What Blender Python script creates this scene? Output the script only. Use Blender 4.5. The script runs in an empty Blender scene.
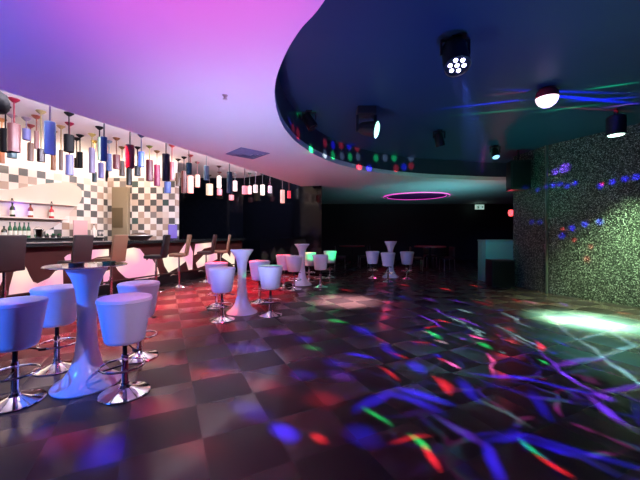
import bpy, bmesh, math, random
from math import sin, cos, pi, sqrt, radians, atan2
from mathutils import Vector, Matrix
from mathutils.geometry import tessellate_polygon
random.seed(4)
SC = bpy.context.scene
C = SC.collection
EYE = 1.36           # camera height
F = 320.0            # focal length in pixels (18 mm on 36 mm, 640 px wide)
HZ = 234.0           # horizon row
U = Vector((.376, .927, 0)); W = Vector((.927, -.376, 0))     # along the bar / out of the bar into the room

# ------------------------------------------------------------------ camera
cam = bpy.data.cameras.new('camera'); cam.lens = 18; cam.sensor_width = 36
cam.shift_y = -6 / 640; cam.clip_start = .05
co = bpy.data.objects.new('camera', cam); C.objects.link(co)
co.location = (0, 0, EYE); co.rotation_euler = (pi / 2, 0, 0)
SC.camera = co
# ------------------------------------------------------------------ world, exposure
wd = bpy.data.worlds.new('night'); SC.world = wd; wd.use_nodes = True
wd.node_tree.nodes['Background'].inputs[0].default_value = (.25, .18, .4, 1)
wd.node_tree.nodes['Background'].inputs[1].default_value = .004
vs = SC.view_settings
vs.view_transform = 'Standard'; vs.look = 'None'; vs.gamma = 1; vs.use_curve_mapping = False
vs.exposure = 0.0
SC.cycles.use_denoising = True
SC.cycles.max_bounces = 8

def lamp(name, typ, loc, col, watt, aim=None, size=None, blend=.5, radius=.05, sx=None, sy=None):
    d = bpy.data.lights.new(name, typ); d.color = col; d.energy = watt
    o = bpy.data.objects.new(name, d); C.objects.link(o); o.location = loc
    if typ == 'SPOT':
        d.spot_size = radians(size); d.spot_blend = blend; d.shadow_soft_size = radius
    elif typ == 'POINT':
        d.shadow_soft_size = radius
    elif typ == 'AREA':
        d.shape = 'RECTANGLE'; d.size = sx; d.size_y = sy
    if aim is not None:
        o.rotation_euler = (Vector(aim) - Vector(loc)).to_track_quat('-Z', 'Y').to_euler()
    return o

def bw(w, s, z=0.0):      # bar frame: w out of the bar wall, s along it
    p = W * w + U * s
    return Vector((p.x, p.y, z))

# colour washes on the white ceiling
lamp('magenta_wash', 'SPOT', (-.55, .6, .7), (1, .15, .95), 300, (-.75, 2.2, 2.9), 62, 1.0, .15)
lamp('blue_wash', 'SPOT', (-3.0, .8, .6), (.08, .12, 1), 310, (-3.1, 3.0, 2.9), 100, 1.0, .15)
lamp('lilac_wash', 'SPOT', (-1.2, 3.4, .25), (.50, .56, 1), 265, (-.3, 4.9, 2.9), 120, 1.0, .2)
lamp('teal_wash', 'SPOT', (4.2, 9.9, .5), (.15, .75, .8), 160, (3.9, 11.0, 2.9), 120, 1.0, .2)
# stage lights on the tables and stools
lamp('blue_stage_light', 'SPOT', (-4.2, .2, 1.9), (.02, .15, 1), 850, (-2.2, 2.9, .7), 44, .7, .08)
lamp('lavender_stage_light', 'SPOT', (.9, 1.2, 2.75), (.66, .45, 1), 190, (-1.3, 5.4, .4), 62, .9, .08)
lamp('lavender_stage_light', 'SPOT', (.7, .9, 2.3), (.72, .52, 1), 190, (-1.55, 2.72, .6), 15, .9, .08)
lamp('far_stage_light', 'SPOT', (1.4, 4.6, 2.9), (.55, .50, 1), 120, (.6, 9.0, .5), 50, .9, .08)
# cove strip hidden behind the lip of the ceiling recess, and warm downlights on the bar wall
for s in (2.0, 5.0, 8.0):
    p = bw(-4.62, s, 3.2)
    lamp('cove_strip', 'AREA', p, (.90, .84, 1), 125, p - W * 2 + Vector((0, 0, .12)), sx=2.9, sy=.2)
for s in (1.5, 3.2, 4.9, 6.3):
    p = bw(-7.6, s, 3.5)
    lamp('bar_downlight', 'SPOT', p, (1, .70, .47), 95, bw(-9.6, s, 1.9), 110, 1.0, .1)
for x in (-5.9, -4.6):
    lamp('bar_downlight', 'SPOT', (x + .5, 7.9, 3.5), (1, .70, .47), 75, (x, 9.7, 1.9), 95, 1.0, .1)
for s in (1.6, 3.4, 5.2):
    p = bw(-9.45, s, 2.99)
    lamp('wall_top_strip', 'AREA', p, (1, .74, .50), 16, p + W * .25 + Vector((0, 0, 1)), sx=1.7, sy=.1)
lamp('wall_top_strip', 'AREA', (-5.35, 9.5, 3.12), (1, .74, .50), 20, (-5.35, 9.25, 4.1), sx=2.0, sy=.1)
# red wash on the floor in front of the bar
for s, e in ((3.4, 1800), (5.6, 3200), (7.8, 3200)):
    lamp('red_floor_light', 'SPOT', bw(-4.75, s, 2.85), (1, .015, .05), e * 1.15, bw(-4.85, s, 0), 74, .8, .05)

lamp('red_floor_light', 'SPOT', (-.9, 3.2, 2.75), (1, .06, .14), 55, (-1.0, 3.0, 0), 105, 1.0, .1)

# ------------------------------------------------------------------ materials
def mat(name, col, rough=.5, metal=0., emit=None, es=0., spec=.5, trans=0., var=.06, nscale=9., bump=0.):
    m = bpy.data.materials.new(name); m.use_nodes = True
    nt = m.node_tree; b = nt.nodes['Principled BSDF']
    b.inputs['Base Color'].default_value = (*col, 1); b.inputs['Roughness'].default_value = rough
    b.inputs['Metallic'].default_value = metal; b.inputs['Specular IOR Level'].default_value = spec
    b.inputs['Transmission Weight'].default_value = trans
    tc = nt.nodes.new('ShaderNodeTexCoord'); nz = nt.nodes.new('ShaderNodeTexNoise')
    nz.inputs['Scale'].default_value = nscale; nz.inputs['Detail'].default_value = 3
    nt.links.new(tc.outputs['Object'], nz.inputs['Vector'])
    if var:
        mx = nt.nodes.new('ShaderNodeMix'); mx.data_type = 'RGBA'
        mx.inputs[6].default_value = (*[max(0, c * (1 - var)) for c in col], 1)
        mx.inputs[7].default_value = (*[min(1, c * (1 + var)) for c in col], 1)
        nt.links.new(nz.outputs['Fac'], mx.inputs[0]); nt.links.new(mx.outputs[2], b.inputs['Base Color'])
    if bump:
        bp = nt.nodes.new('ShaderNodeBump'); bp.inputs['Strength'].default_value = bump; bp.inputs['Distance'].default_value = .01
        nt.links.new(nz.outputs['Fac'], bp.inputs['Height']); nt.links.new(bp.outputs[0], b.inputs['Normal'])
    if emit:
        b.inputs['Emission Color'].default_value = (*emit, 1); b.inputs['Emission Strength'].default_value = es
    return m

def nd(nt, typ, **kw):
    n = nt.nodes.new(typ)
    for k, v in kw.items(): setattr(n, k, v)
    return n
def mth(nt, op, a, b=0.0, c=0.0):
    n = nt.nodes.new('ShaderNodeMath'); n.operation = op
    for i, v in enumerate((a, b, c)):
        if isinstance(v, (int, float)): n.inputs[i].default_value = v
        else: nt.links.new(v, n.inputs[i])
    return n.outputs[0]

def ramp(nt, fac, stops, const=True):
    r = nd(nt, 'ShaderNodeValToRGB'); r.color_ramp.interpolation = 'CONSTANT' if const else 'LINEAR'
    e = r.color_ramp.elements
    while len(e) < len(stops): e.new(.5)
    for el, (p, c) in zip(e, stops): el.position = p; el.color = (*c, 1)
    nt.links.new(fac, r.inputs[0]); return r.outputs[0]

def tile_mat():
    m = bpy.data.materials.new('mosaic_tiles'); m.use_nodes = True; nt = m.node_tree; b = nt.nodes['Principled BSDF']
    tc = nd(nt, 'ShaderNodeTexCoord'); mp = nd(nt, 'ShaderNodeMapping'); mp.inputs['Scale'].default_value = (5.4, 0.001, 5.4)
    mp.inputs['Location'].default_value = (.02, .5, .02)
    nt.links.new(tc.outputs['Object'], mp.inputs[0])
    fl = nd(nt, 'ShaderNodeVectorMath', operation='FLOOR'); nt.links.new(mp.outputs[0], fl.inputs[0])
    wn = nd(nt, 'ShaderNodeTexWhiteNoise'); nt.links.new(fl.outputs[0], wn.inputs['Vector'])
    ca = ramp(nt, wn.outputs['Value'], [(0, (.74, .70, .65)), (.55, (.80, .76, .72)), (.80, (.58, .48, .40))])
    cb = ramp(nt, wn.outputs['Value'], [(0, (.085, .09, .085)), (.40, (.42, .32, .25)), (.62, (.22, .20, .18)), (.80, (.05, .09, .08)), (.90, (.66, .58, .50))])
    sp = nd(nt, 'ShaderNodeSeparateXYZ'); nt.links.new(fl.outputs[0], sp.inputs[0])
    par = mth(nt, 'MODULO', mth(nt, 'ADD', mth(nt, 'ADD', sp.outputs['X'], sp.outputs['Z']), 200), 2.0)
    mx = nd(nt, 'ShaderNodeMix', data_type='RGBA'); nt.links.new(par, mx.inputs[0]); nt.links.new(ca, mx.inputs[6]); nt.links.new(cb, mx.inputs[7])
    nt.links.new(mx.outputs[2], b.inputs['Base Color']); b.inputs['Roughness'].default_value = .3
    return m

def floor_mat():
    m = bpy.data.materials.new('checker_floor'); m.use_nodes = True; nt = m.node_tree; b = nt.nodes['Principled BSDF']
    tc = nd(nt, 'ShaderNodeTexCoord'); nz = nd(nt, 'ShaderNodeTexNoise'); nz.inputs['Scale'].default_value = 1.8; nz.inputs['Detail'].default_value = 3
    nt.links.new(tc.outputs['Object'], nz.inputs['Vector'])
    sp = nd(nt, 'ShaderNodeSeparateXYZ'); nt.links.new(tc.outputs['Object'], sp.inputs[0])
    k = 1 / .46; c, d = cos(radians(26)) * k, sin(radians(26)) * k
    u = mth(nt, 'MULTIPLY_ADD', sp.outputs['X'], c, mth(nt, 'MULTIPLY_ADD', sp.outputs['Y'], d, 39.5))
    v = mth(nt, 'MULTIPLY_ADD', sp.outputs['X'], -d, mth(nt, 'MULTIPLY_ADD', sp.outputs['Y'], c, 39.1))
    par = mth(nt, 'MODULO', mth(nt, 'ADD', mth(nt, 'FLOOR', u), mth(nt, 'FLOOR', v)), 2.0)     # 1 = dark tile
    fu = mth(nt, 'SUBTRACT', mth(nt, 'FRACT', u), .5); fv = mth(nt, 'SUBTRACT', mth(nt, 'FRACT', v), .5)
    hu = mth(nt, 'MULTIPLY_ADD', mth(nt, 'MULTIPLY', fu, fu), -4, 1.0); hv = mth(nt, 'MULTIPLY_ADD', mth(nt, 'MULTIPLY', fv, fv), -4, 1.0)
    bp = nd(nt, 'ShaderNodeBump'); bp.inputs['Strength'].default_value = 1; bp.inputs['Distance'].default_value = .006
    nt.links.new(mth(nt, 'MULTIPLY', hu, hv), bp.inputs['Height']); nt.links.new(bp.outputs[0], b.inputs['Normal'])
    mx = nd(nt, 'ShaderNodeMix', data_type='RGBA'); mx.inputs[6].default_value = (.078, .046, .045, 1); mx.inputs[7].default_value = (.031, .018, .020, 1)
    nt.links.new(par, mx.inputs[0])
    m2 = nd(nt, 'ShaderNodeMix', data_type='RGBA', blend_type='MULTIPLY'); m2.inputs[0].default_value = .5
    nt.links.new(mx.outputs[2], m2.inputs[6]); nt.links.new(ramp(nt, nz.outputs['Fac'], [(.3, (.5, .45, .5)), (.65, (1, 1, 1))], False), m2.inputs[7])
    nt.links.new(m2.outputs[2], b.inputs['Base Color'])
    r = mth(nt, 'MULTIPLY_ADD', par, .18, mth(nt, 'MULTIPLY_ADD', nz.outputs['Fac'], .10, .16))
    nt.links.new(r, b.inputs['Roughness']); nt.links.new(mth(nt, 'MULTIPLY_ADD', par, -.1, 1.48), b.inputs['IOR'])
    return m

def glitter_mat():
    m = bpy.data.materials.new('sequin_wall'); m.use_nodes = True; nt = m.node_tree; b = nt.nodes['Principled BSDF']
    tc = nd(nt, 'ShaderNodeTexCoord'); v = nd(nt, 'ShaderNodeTexVoronoi'); v.inputs['Scale'].default_value = 75
    nt.links.new(tc.outputs['Object'], v.inputs['Vector'])
    sb = nd(nt, 'ShaderNodeVectorMath', operation='SUBTRACT'); sb.inputs[1].default_value = (.5, .5, .5); nt.links.new(v.outputs['Color'], sb.inputs[0])
    sc_ = nd(nt, 'ShaderNodeVectorMath', operation='SCALE'); sc_.inputs['Scale'].default_value = .6; nt.links.new(sb.outputs[0], sc_.inputs[0])
    g = nd(nt, 'ShaderNodeNewGeometry'); ad = nd(nt, 'ShaderNodeVectorMath', operation='ADD')
    nt.links.new(g.outputs['Normal'], ad.inputs[0]); nt.links.new(sc_.outputs[0], ad.inputs[1])
    no = nd(nt, 'ShaderNodeVectorMath', operation='NORMALIZE'); nt.links.new(ad.outputs[0], no.inputs[0]); nt.links.new(no.outputs[0], b.inputs['Normal'])
    sp = nd(nt, 'ShaderNodeSeparateXYZ'); nt.links.new(v.outputs['Color'], sp.inputs[0])
    c = ramp(nt, sp.outputs['X'], [(0, (.02, .02, .02)), (.5, (.06, .065, .055)), (.8, (.16, .17, .15)), (.95, (.5, .5, .45))], False)
    nt.links.new(c, b.inputs['Base Color']); b.inputs['Metallic'].default_value = .45; b.inputs['Roughness'].default_value = .40
    return m

M = dict(
    ceil=mat('white_ceiling_paint', (.80, .78, .80), .7, var=.02, nscale=2),
    dome=mat('dark_stretch_ceiling', (.010, .034, .085), .5, var=.05, nscale=2),
    rim=mat('dark_gloss_rim', (.03, .04, .07), .3),
    recess=mat('recess_plaster', (.80, .76, .76), .7, var=.02),
    dark=mat('dark_wall_paint', (.012, .010, .014), .6, var=.2, nscale=3),
    gloss=mat('black_gloss_glass', (.002, .003, .006), .10, spec=.14),
    floor=floor_mat(), tiles=tile_mat(), glitter=glitter_mat(),
    white=mat('white_moulded_plastic', (.80, .80, .84), .22, var=.02),
    seat=mat('white_leatherette', (.80, .79, .82), .5, var=.03, bump=.03, nscale=60),
    chrome=mat('chrome', (.75, .75, .78), .10, 1., var=.02),
    black=mat('black_plastic', (.012, .012, .014), .45, var=.2),
    blackm=mat('black_metal', (.02, .02, .022), .35, .6),
    glass=mat('table_glass', (.50, .46, .30), .04, .75, var=0),
    maroon=mat('maroon_bar_front', (.055, .014, .012), .4, var=.25, nscale=3),
    countert=mat('black_stone_worktop', (.015, .017, .017), .18, var=.3, nscale=40),
    trim=mat('steel_edge', (.6, .58, .55), .3, .9),
    tan=mat('tan_leather', (.25, .15, .085), .45, bump=.05, nscale=40),
    brown=mat('dark_brown_leather', (.05, .022, .020), .45, bump=.05, nscale=40),
    greyl=mat('charcoal_leather', (.045, .035, .034), .5, bump=.05, nscale=40),
    olive=mat('olive_panel', (.23, .19, .12), .6), olived=mat('olive_brown_panel', (.10, .075, .035), .6),
    green=mat('green_bottle_glass', (.02, .12, .05), .1), amber=mat('amber_spirit', (.25, .06, .03), .12), redb=mat('red_bottle', (.45, .02, .03), .15),
    label=mat('paper_label', (.75, .76, .66), .7), darkb=mat('dark_bottle', (.02, .03, .015), .12), clear=mat('frosted_bottle', (.75, .7, .65), .2),
    lampblack=mat('black_lamp_metal', (.004, .004, .005), .55, spec=.15),
    darkred=mat('red_lacquer', (.35, .015, .03), .3),
)
def glow(name, col, s, base=(.8, .8, .8)):
    return mat(name, base, .5, emit=col, es=s, var=0)
M['pinkglow'] = glow('pink_lit_acrylic', (1, .45, .52), .45, (.3, .2, .2))
M['violetglow'] = glow('violet_lit_acrylic', (.13, .08, .55), .7, (.1, .08, .2))
def barglow():
    m = glow('backlit_acrylic', (1, .7, .65), 1.0, (.1, .1, .1)); nt = m.node_tree; b = nt.nodes['Principled BSDF']
    tc = nd(nt, 'ShaderNodeTexCoord'); nz = nd(nt, 'ShaderNodeTexNoise'); nz.inputs['Scale'].default_value = 1.3; nz.inputs['Detail'].default_value = 1
    nt.links.new(tc.outputs['Object'], nz.inputs['Vector'])
    nt.links.new(ramp(nt, nz.outputs['Fac'], [(.38, (.95, .34, .55)), (.5, (1, .60, .55)), (.62, (1, .86, .64))], False), b.inputs['Emission Color'])
    return m
M['barglow'] = barglow()

# ------------------------------------------------------------------ mesh helpers
def link(name, bm, m, parent=None, smooth=True, loc=None, rot=None):
    me = bpy.data.meshes.new(name); bmesh.ops.recalc_face_normals(bm, faces=bm.faces); bm.to_mesh(me); bm.free()
    if smooth:
        for p in me.polygons: p.use_smooth = True
        me.set_sharp_from_angle(angle=radians(38))
    me.materials.append(m if not isinstance(m, str) else M[m])
    o = bpy.data.objects.new(name, me); C.objects.link(o)
    if parent: o.parent = parent
    if loc is not None: o.location = loc
    if rot is not None: o.rotation_euler = rot
    return o
def tag(o, label, cat, group=None, kind=None):
    o['label'] = label; o['category'] = cat
    if group: o['group'] = group
    if kind: o['kind'] = kind
    return o
def thing(name, label, cat, loc=(0, 0, 0), rz=0, group=None):
    o = bpy.data.objects.new(name, None); C.objects.link(o); o.empty_display_size = .1
    o.location = loc; o.rotation_euler = (0, 0, rz)
    return tag(o, label, cat, group)
def structure(o): o['kind'] = 'structure'; return o
def dup(root, loc, rz, label, group=None):
    def cp(o, par):
        c = o.copy(); C.objects.link(c)
        if par: c.parent = par
        for ch in o.children: cp(ch, c)
        return c
    r = cp(root, None); r.location = loc; r.rotation_euler = (0, 0, rz); r['label'] = label
    if group: r['group'] = group
    return r
def lathe(bm, prof, n=32, c=(0, 0, 0), tilt=None):
    rings = []
    T = Matrix.Translation(c) @ (tilt if tilt is not None else Matrix())
    for r, z in prof:
        if r < 1e-5: rings.append([bm.verts.new(T @ Vector((0, 0, z)))])
        else: rings.append([bm.verts.new(T @ Vector((r * cos(2 * pi * i / n), r * sin(2 * pi * i / n), z))) for i in range(n)])
    for a, b in zip(rings, rings[1:]):
        for i in range(n):
            j = (i + 1) % n
            if len(a) == 1 and len(b) == 1: continue
            if len(a) == 1: bm.faces.new((a[0], b[i], b[j]))
            elif len(b) == 1: bm.faces.new((a[i], a[j], b[0]))
            else: bm.faces.new((a[i], a[j], b[j], b[i]))
    return bm
def cyl(bm, r, z0, z1, c=(0, 0, 0), n=20, tilt=None, r2=None):
    r2 = r if r2 is None else r2
    return lathe(bm, [(0, z0), (r, z0), (r2, z1), (0, z1)], n, c, tilt)
def box(bm, a, b, bev=0., T=None):
    n = bmesh.ops.create_cube(bm, size=1)
    vs_ = n['verts']
    for v in vs_:
        v.co = Vector([a[i] + (v.co[i] + .5) * (b[i] - a[i]) for i in range(3)])
    if bev:
        es = list({e for v in vs_ for e in v.link_edges})
        r = bmesh.ops.bevel(bm, geom=es, offset=bev, segments=2, affect='EDGES', profile=.6)
        vs_ = list({v for f in r['faces'] for v in f.verts} | {v for v in vs_ if v.is_valid})
    if T is not None:
        for v in vs_: v.co = T @ v.co
    return bm
def tube(bm, pts, r, n=10, closed=False):
    pts = [Vector(p) for p in pts]; k = len(pts); rings = []
    for i, p in enumerate(pts):
        d = (pts[(i + 1) % k] - pts[i - 1]) if closed else (pts[min(i + 1, k - 1)] - pts[max(i - 1, 0)])
        q = d.to_track_quat('Z', 'Y')
        rings.append([bm.verts.new(p + q @ Vector((r * cos(2 * pi * a / n), r * sin(2 * pi * a / n), 0))) for a in range(n)])
    for i in range(k if closed else k - 1):
        a, b = rings[i], rings[(i + 1) % k]
        # pick best rotation so the tube does not twist
        off = min(range(n), key=lambda o: sum((a[j].co - b[(j + o) % n].co).length for j in range(0, n, 3)))
        for j in range(n):
            bm.faces.new((a[j], a[(j + 1) % n], b[(j + 1 + off) % n], b[(j + off) % n]))
    if not closed:
        bm.faces.new(rings[0][::-1]); bm.faces.new(rings[-1])
    return bm
def ring(bm, R, r, z, n=40, c=(0, 0)):
    return tube(bm, [(c[0] + R * cos(2 * pi * i / n), c[1] + R * sin(2 * pi * i / n), z) for i in range(n)], r, 8, True)
def prism(bm, poly, z0, z1, holes=()):
    loops = [poly] + list(holes)
    pv = [[Vector((p[0], p[1], 0)) for p in L] for L in loops]
    tris = tessellate_polygon(pv)
    flat = [p for L in loops for p in L]
    lo = [bm.verts.new((p[0], p[1], z0)) for p in flat]; hi = [bm.verts.new((p[0], p[1], z1)) for p in flat]
    for t in tris:
        try: bm.faces.new([lo[i] for i in t]); bm.faces.new([hi[i] for i in t])
        except ValueError: pass
    o = 0
    for L in loops:
        k = len(L)
        for i in range(k):
            a, b = o + i, o + (i + 1) % k
            bm.faces.new((lo[a], lo[b], hi[b], hi[a]))
        o += k
    return bm
def slab(name, poly, z0, z1, m, holes=()):
    return structure(link(name, prism(bmesh.new(), poly, z0, z1, holes), m, smooth=False))
def wall(name, p0, p1, z0, z1, m, th=.15, label=None):
    """thin upright slab whose visible face runs p0 -> p1 (left to right as seen from the room)"""
    p0, p1 = Vector((p0[0], p0[1], 0)), Vector((p1[0], p1[1], 0)); L = (p1 - p0).length
    bm = bmesh.new(); box(bm, (0, 0, z0), (L, th, z1))
    o = link(name, bm, m, smooth=False, loc=p0, rot=(0, 0, atan2(p1.y - p0.y, p1.x - p0.x)))
    return structure(o)
def spline(pts, k=6, closed=True):
    out = []; n = len(pts); P = [Vector((*p, 0)) for p in pts]
    for i in range(n):
        a, b, c, d = P[i - 1], P[i], P[(i + 1) % n], P[(i + 2) % n]
        for j in range(k):
            t = j / k
            q = .5 * ((2 * b) + (c - a) * t + (2 * a - 5 * b + 4 * c - d) * t * t + (3 * b - a - 3 * c + d) * t ** 3)
            out.append((q.x, q.y))
    return out
def G(x, y):              # floor point seen at a pixel
    Z = F * EYE / (y - HZ); return ((x - 320) / F * Z, Z)
def PZ(x, y, Z): return Vector(((x - 320) / F * Z, Z, EYE - (y - HZ) / F * Z))

# ------------------------------------------------------------------ room
HS, HD, HR = 2.9, 3.4, 3.55                       # soffit, dark dome ceiling, recess over the bar
bm = bmesh.new(); box(bm, (-13, -4.5, -.2), (11.5, 18, 0)); structure(link('floor', bm, 'floor', smooth=False))
dome = [(.033, 2.106), (-.151, 2.416), (-.301, 2.753), (-.44, 3.2), (-.517, 3.68), (-.54, 4.32), (-.488, 4.88), (-.346, 5.54),
        (0, 6.4), (.566, 7.25), (1.515, 8.08), (2.70, 8.65), (3.92, 8.96), (5.32, 9.2), (6.6, 8.9), (7.8, 7.4), (8.2, 4.6), (7.2, 1.4),
        (5.0, -.5), (2.6, -.7), (1.1, .2), (.4, 1.25)]
dome = spline(dome, 5)
e0, e1 = bw(-4.45, -7.6), bw(-4.45, 9.32)
soff = [(e0.x, -4.5), (e0.x, e0.y), (e1.x, e1.y), (.06, 10.2), (.06, 17), (11, 17), (11, -4.5)]
slab('ceiling', soff, HS, HS + .1, 'ceil', [dome])
cx = sum(p[0] for p in dome) / len(dome); cy = sum(p[1] for p in dome) / len(dome)
big = [(cx + (p[0] - cx) * 1.03, cy + (p[1] - cy) * 1.03) for p in dome]
slab('ceiling_dome', big, HD, HD + .1, 'dome')
slab('trim_dome', big, HS + .1, HD, 'rim', [dome])
r0, r1 = bw(-4.35, -7.6), bw(-4.35, 9.6)
slab('ceiling_recess', [(r0.x, r0.y), (r1.x, r1.y), (-.2, 14.5), (-7.5, 14.5), (-12.5, 10), (-12.5, -4.5)], HR, HR + .1, 'recess')
q0, q1 = bw(-4.35, -7.6), bw(-4.35, 9.4)
slab('trim_recess', [(e0.x, e0.y), (e1.x, e1.y), (q1.x, q1.y), (q0.x, q0.y)], HS + .1, HR, 'ceil')
wl0, wl1 = bw(-9.6, -3.0), bw(-9.6, 6.56)
wall('wall_left', wl0, wl1, 0, 2.95, 'tiles'); wall('wall_left_upper', wl0 - W * .1, wl1 - W * .1, 2.95, HR, 'recess')
wall('wall_tiled_end', (wl1.x, wl1.y), (-4.36, 9.7), 0, 3.06, 'tiles', .2)
wall('wall_tiled_end_upper', (wl1.x, wl1.y + .05), (-4.36, 9.75), 3.06, HR, 'recess', .1)
wall('wall_dark_mirror', (-6.4, 12.5), (-3.0, 12.5), 0, HR, 'gloss')
slab('wall_black_block', [(-3.0, 12.5), (.05, 10.2), (.05, 17), (-3.0, 17)], 0, HR, 'gloss')
wall('wall_back', (.06, 16.4), (11, 16.4), 0, HS, 'dark')
wall('wall_far_right', (10.9, 16.4), (10.9, 8.5), 0, HS, 'dark', .1)
wall('wall_right_return', (5.14, 8.36), (10.9, 8.36), 0, HS, 'dark', .1)
wall('wall_right_end', (5.10, 8.45), (5.22, 7.37), 0, HD, 'glitter', .12)
wall('wall_right', (5.22, 7.37), (8.55, .1), 0, HD, 'glitter', .12)
wall('wall_front', (9, -4.3), (-12, -4.3), 0, HR, 'dark')
wall('wall_right_front', (8.6, .1), (8.9, -4.3), 0, HD, 'dark')
wall('wall_left_front', (-10.0, -4.3), (wl0.x, wl0.y), 0, HR, 'dark')
# shiny seam strip where the two sequin walls meet
bm = bmesh.new(); box(bm, (-.02, -.02, 0), (.02, .02, HD)); structure(link('trim_seam', bm, 'trim', loc=(5.205, 7.35, 0)))
# tall olive panel in the corner of the tiled walls
t = thing('corner_panel', 'tall olive brown panel standing in the corner of the tiled bar walls', 'panel', (-6.0, 9.58, 0))
bm = bmesh.new(); box(bm, (-.20, -.06, 0), (.27, .08, 2.76), .01); link('board', bm, 'olive', t)
bm = bmesh.new(); box(bm, (-.18, -.075, 1.55), (.14, -.0605, 2.14), .004); link('inset_panel', bm, 'olived', t)['label'] = 'darker square inset panel'

# ------------------------------------------------------------------ bar
BR = atan2(U.y, U.x)
O_b = bw(-7.1, 0)
def barpt(x, y, w=7.1):                        # pixel on the bar front -> (s, z)
    k = (x - 320) / F; s = (w * .927 + w * .376 * k) / (.376 - .927 * k); Z = w * .376 + .927 * s
    return s, EYE - (y - HZ) / F * Z
t = thing('bar_counter', 'long maroon bar counter with dark top and glowing cut out shapes', 'bar counter', O_b, BR)
S0, S1 = 1.0, 9.9
bm = bmesh.new(); box(bm, (S0, .02, .26), (S1, .12, 1.12)); link('front_panel', bm, 'maroon', t)
bm = bmesh.new(); box(bm, (S0, .06, 0), (S1, .16, .26)); link('plinth', bm, 'black', t)
bm = bmesh.new(); box(bm, (S0, -.10, 1.12), (S1 + .05, .62, 1.20), .012); link('counter_top', bm, 'countert', t)
bm = bmesh.new(); box(bm, (S0, -.112, 1.185), (5.2, -.10, 1.205), .003); link('edge_highlight', bm, 'trim', t)  # pale strip standing in for the highlight along the counter edge
bm = bmesh.new(); box(bm, (S1 - .1, .12, 0), (S1, .6, 1.12)); link('end_panel', bm, 'maroon', t)
bm = bmesh.new(); tube(bm, [(S0, -.12, .30), (S1, -.12, .30)], .02); link('foot_rail', bm, 'maroon', t)
shapes = [
    [(-12, 268), (0, 272), (7, 271), (0, 286), (-12, 296)],
    [(15, 270), (19, 266), (23, 263), (27, 269), (32, 281), (36, 287), (40, 289), (45, 286), (50, 278), (56, 271), (63, 269), (63.5, 288), (50, 291), (9, 297), (10, 288)],
    [(65, 257.5), (68, 255), (71, 254), (71, 261), (66, 261)],
    [(89.5, 250), (109, 249), (109, 256), (98, 257), (90, 260)],
    [(104, 272), (110, 270), (111.5, 274), (109, 280), (104, 285)],
    [(119, 259), (122, 254), (127, 249), (134, 247.5), (140, 249), (144, 254), (147, 261), (151, 257), (153, 263), (158, 268), (160, 276), (150, 278), (136, 279.5), (126, 277.5), (119, 271), (116, 266)],
    [(163, 258), (170, 254), (179, 254), (186, 243.5), (190, 244.5), (193, 252), (192.5, 270), (189, 270), (186.5, 261), (178, 267.5), (169, 272.5), (165, 266)],
    [(196, 244), (211.5, 242.5), (211.5, 247), (202, 249), (199, 253), (194.5, 255)],
    [(196.5, 263), (205, 254), (217, 250.5), (217.5, 259), (206, 265), (198, 268)],
    [(222, 257), (226, 250.5), (230.5, 257.5), (232, 249), (235, 256), (234.5, 267), (231, 263), (225, 259)],
    [(237, 257), (240, 252), (242, 256), (241.5, 264), (238, 262)],
]
for sh in shapes:
    bm = bmesh.new(); P = [barpt(*p) for p in sh]
    vv = [bm.verts.new((s, .02, z)) for s, z in P]; vf = [bm.verts.new((s, .002, z)) for s, z in P]
    f = bm.faces.new(vf); bm.faces.new(vv[::-1])
    for i in range(len(P)): bm.faces.new((vv[i], vv[(i + 1) % len(P)], vf[(i + 1) % len(P)], vf[i]))
    bmesh.ops.triangulate(bm, faces=[f_ for f_ in bm.faces if len(f_.verts) > 4])
    link('light_panel', bm, 'barglow', t, smooth=False)['label'] = 'glowing pink and cream acrylic shape'
t = thing('back_bar_cabinet', 'dark back bar cabinet along the mosaic wall holding the bottles', 'cabinet', bw(-9.59, 0), BR)
BZ = 1.27
bm = bmesh.new(); box(bm, (1.5, -.62, 0), (6.0, 0, BZ - .04)); link('body', bm, 'black', t)
bm = bmesh.new(); box(bm, (1.5, -.66, BZ - .04), (6.0, 0, BZ), .008); link('worktop', bm, 'countert', t)
for i in range(5):
    bm = bmesh.new(); box(bm, (1.55 + i * .89, -.64, .1), (2.4 + i * .89, -.62, BZ - .1), .004); d = link('door', bm, 'blackm', t)
    bm = bmesh.new(); tube(bm, [(2.3 + i * .89, -.66, .8), (2.3 + i * .89, -.66, 1.05)], .008, 8); link('handle', bm, 'chrome', d)

def wallpt(x, y, w=9.6):                       # pixel -> (s, z) on the tiled wall plane
    return barpt(x, y, w)
# leaf-shaped display niche with two shelves
t = thing('display_niche', 'cream leaf shaped wall display with two shelves above the back bar', 'wall shelf', bw(-9.6, 0), BR)
leaf = [(-14, 191), (0, 190), (12, 189.5), (25, 187), (38, 184.5), (52, 183), (66, 183), (75, 185.5), (80, 190), (80.5, 196), (78, 203), (66, 215), (57, 224), (44, 231), (30, 234.5), (-14, 234.5)]
P = [wallpt(*p) for p in leaf]
def extr(bm, P, y0, y1):
    a = [bm.verts.new((s, y0, z)) for s, z in P]; b = [bm.verts.new((s, y1, z)) for s, z in P]; n = len(P)
    tris = tessellate_polygon([[Vector((s, z, 0)) for s, z in P]])
    for tr in tris: bm.faces.new([a[i] for i in tr]); bm.faces.new([b[i] for i in tr])
    for i in range(n): bm.faces.new((a[i], a[(i + 1) % n], b[(i + 1) % n], b[i]))
    return bm
P2 = spline(P, 4); M['cream'] = mat('cream_lacquer', (.70, .58, .50), .4, var=.02)
bm = extr(bmesh.new(), P2, -.06, -.0); link('back_panel', bm, 'cream', t, smooth=False)
sa, za = wallpt(-14, 198, 9.5); sb, zb = wallpt(77, 203, 9.5)
bm = bmesh.new(); box(bm, (sa, -.20, 2.115), (sb - .05, -.06, 2.135), .003); link('shelf', bm, 'cream', t)
zl = wallpt(30, 217.5, 9.45)[1]
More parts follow.
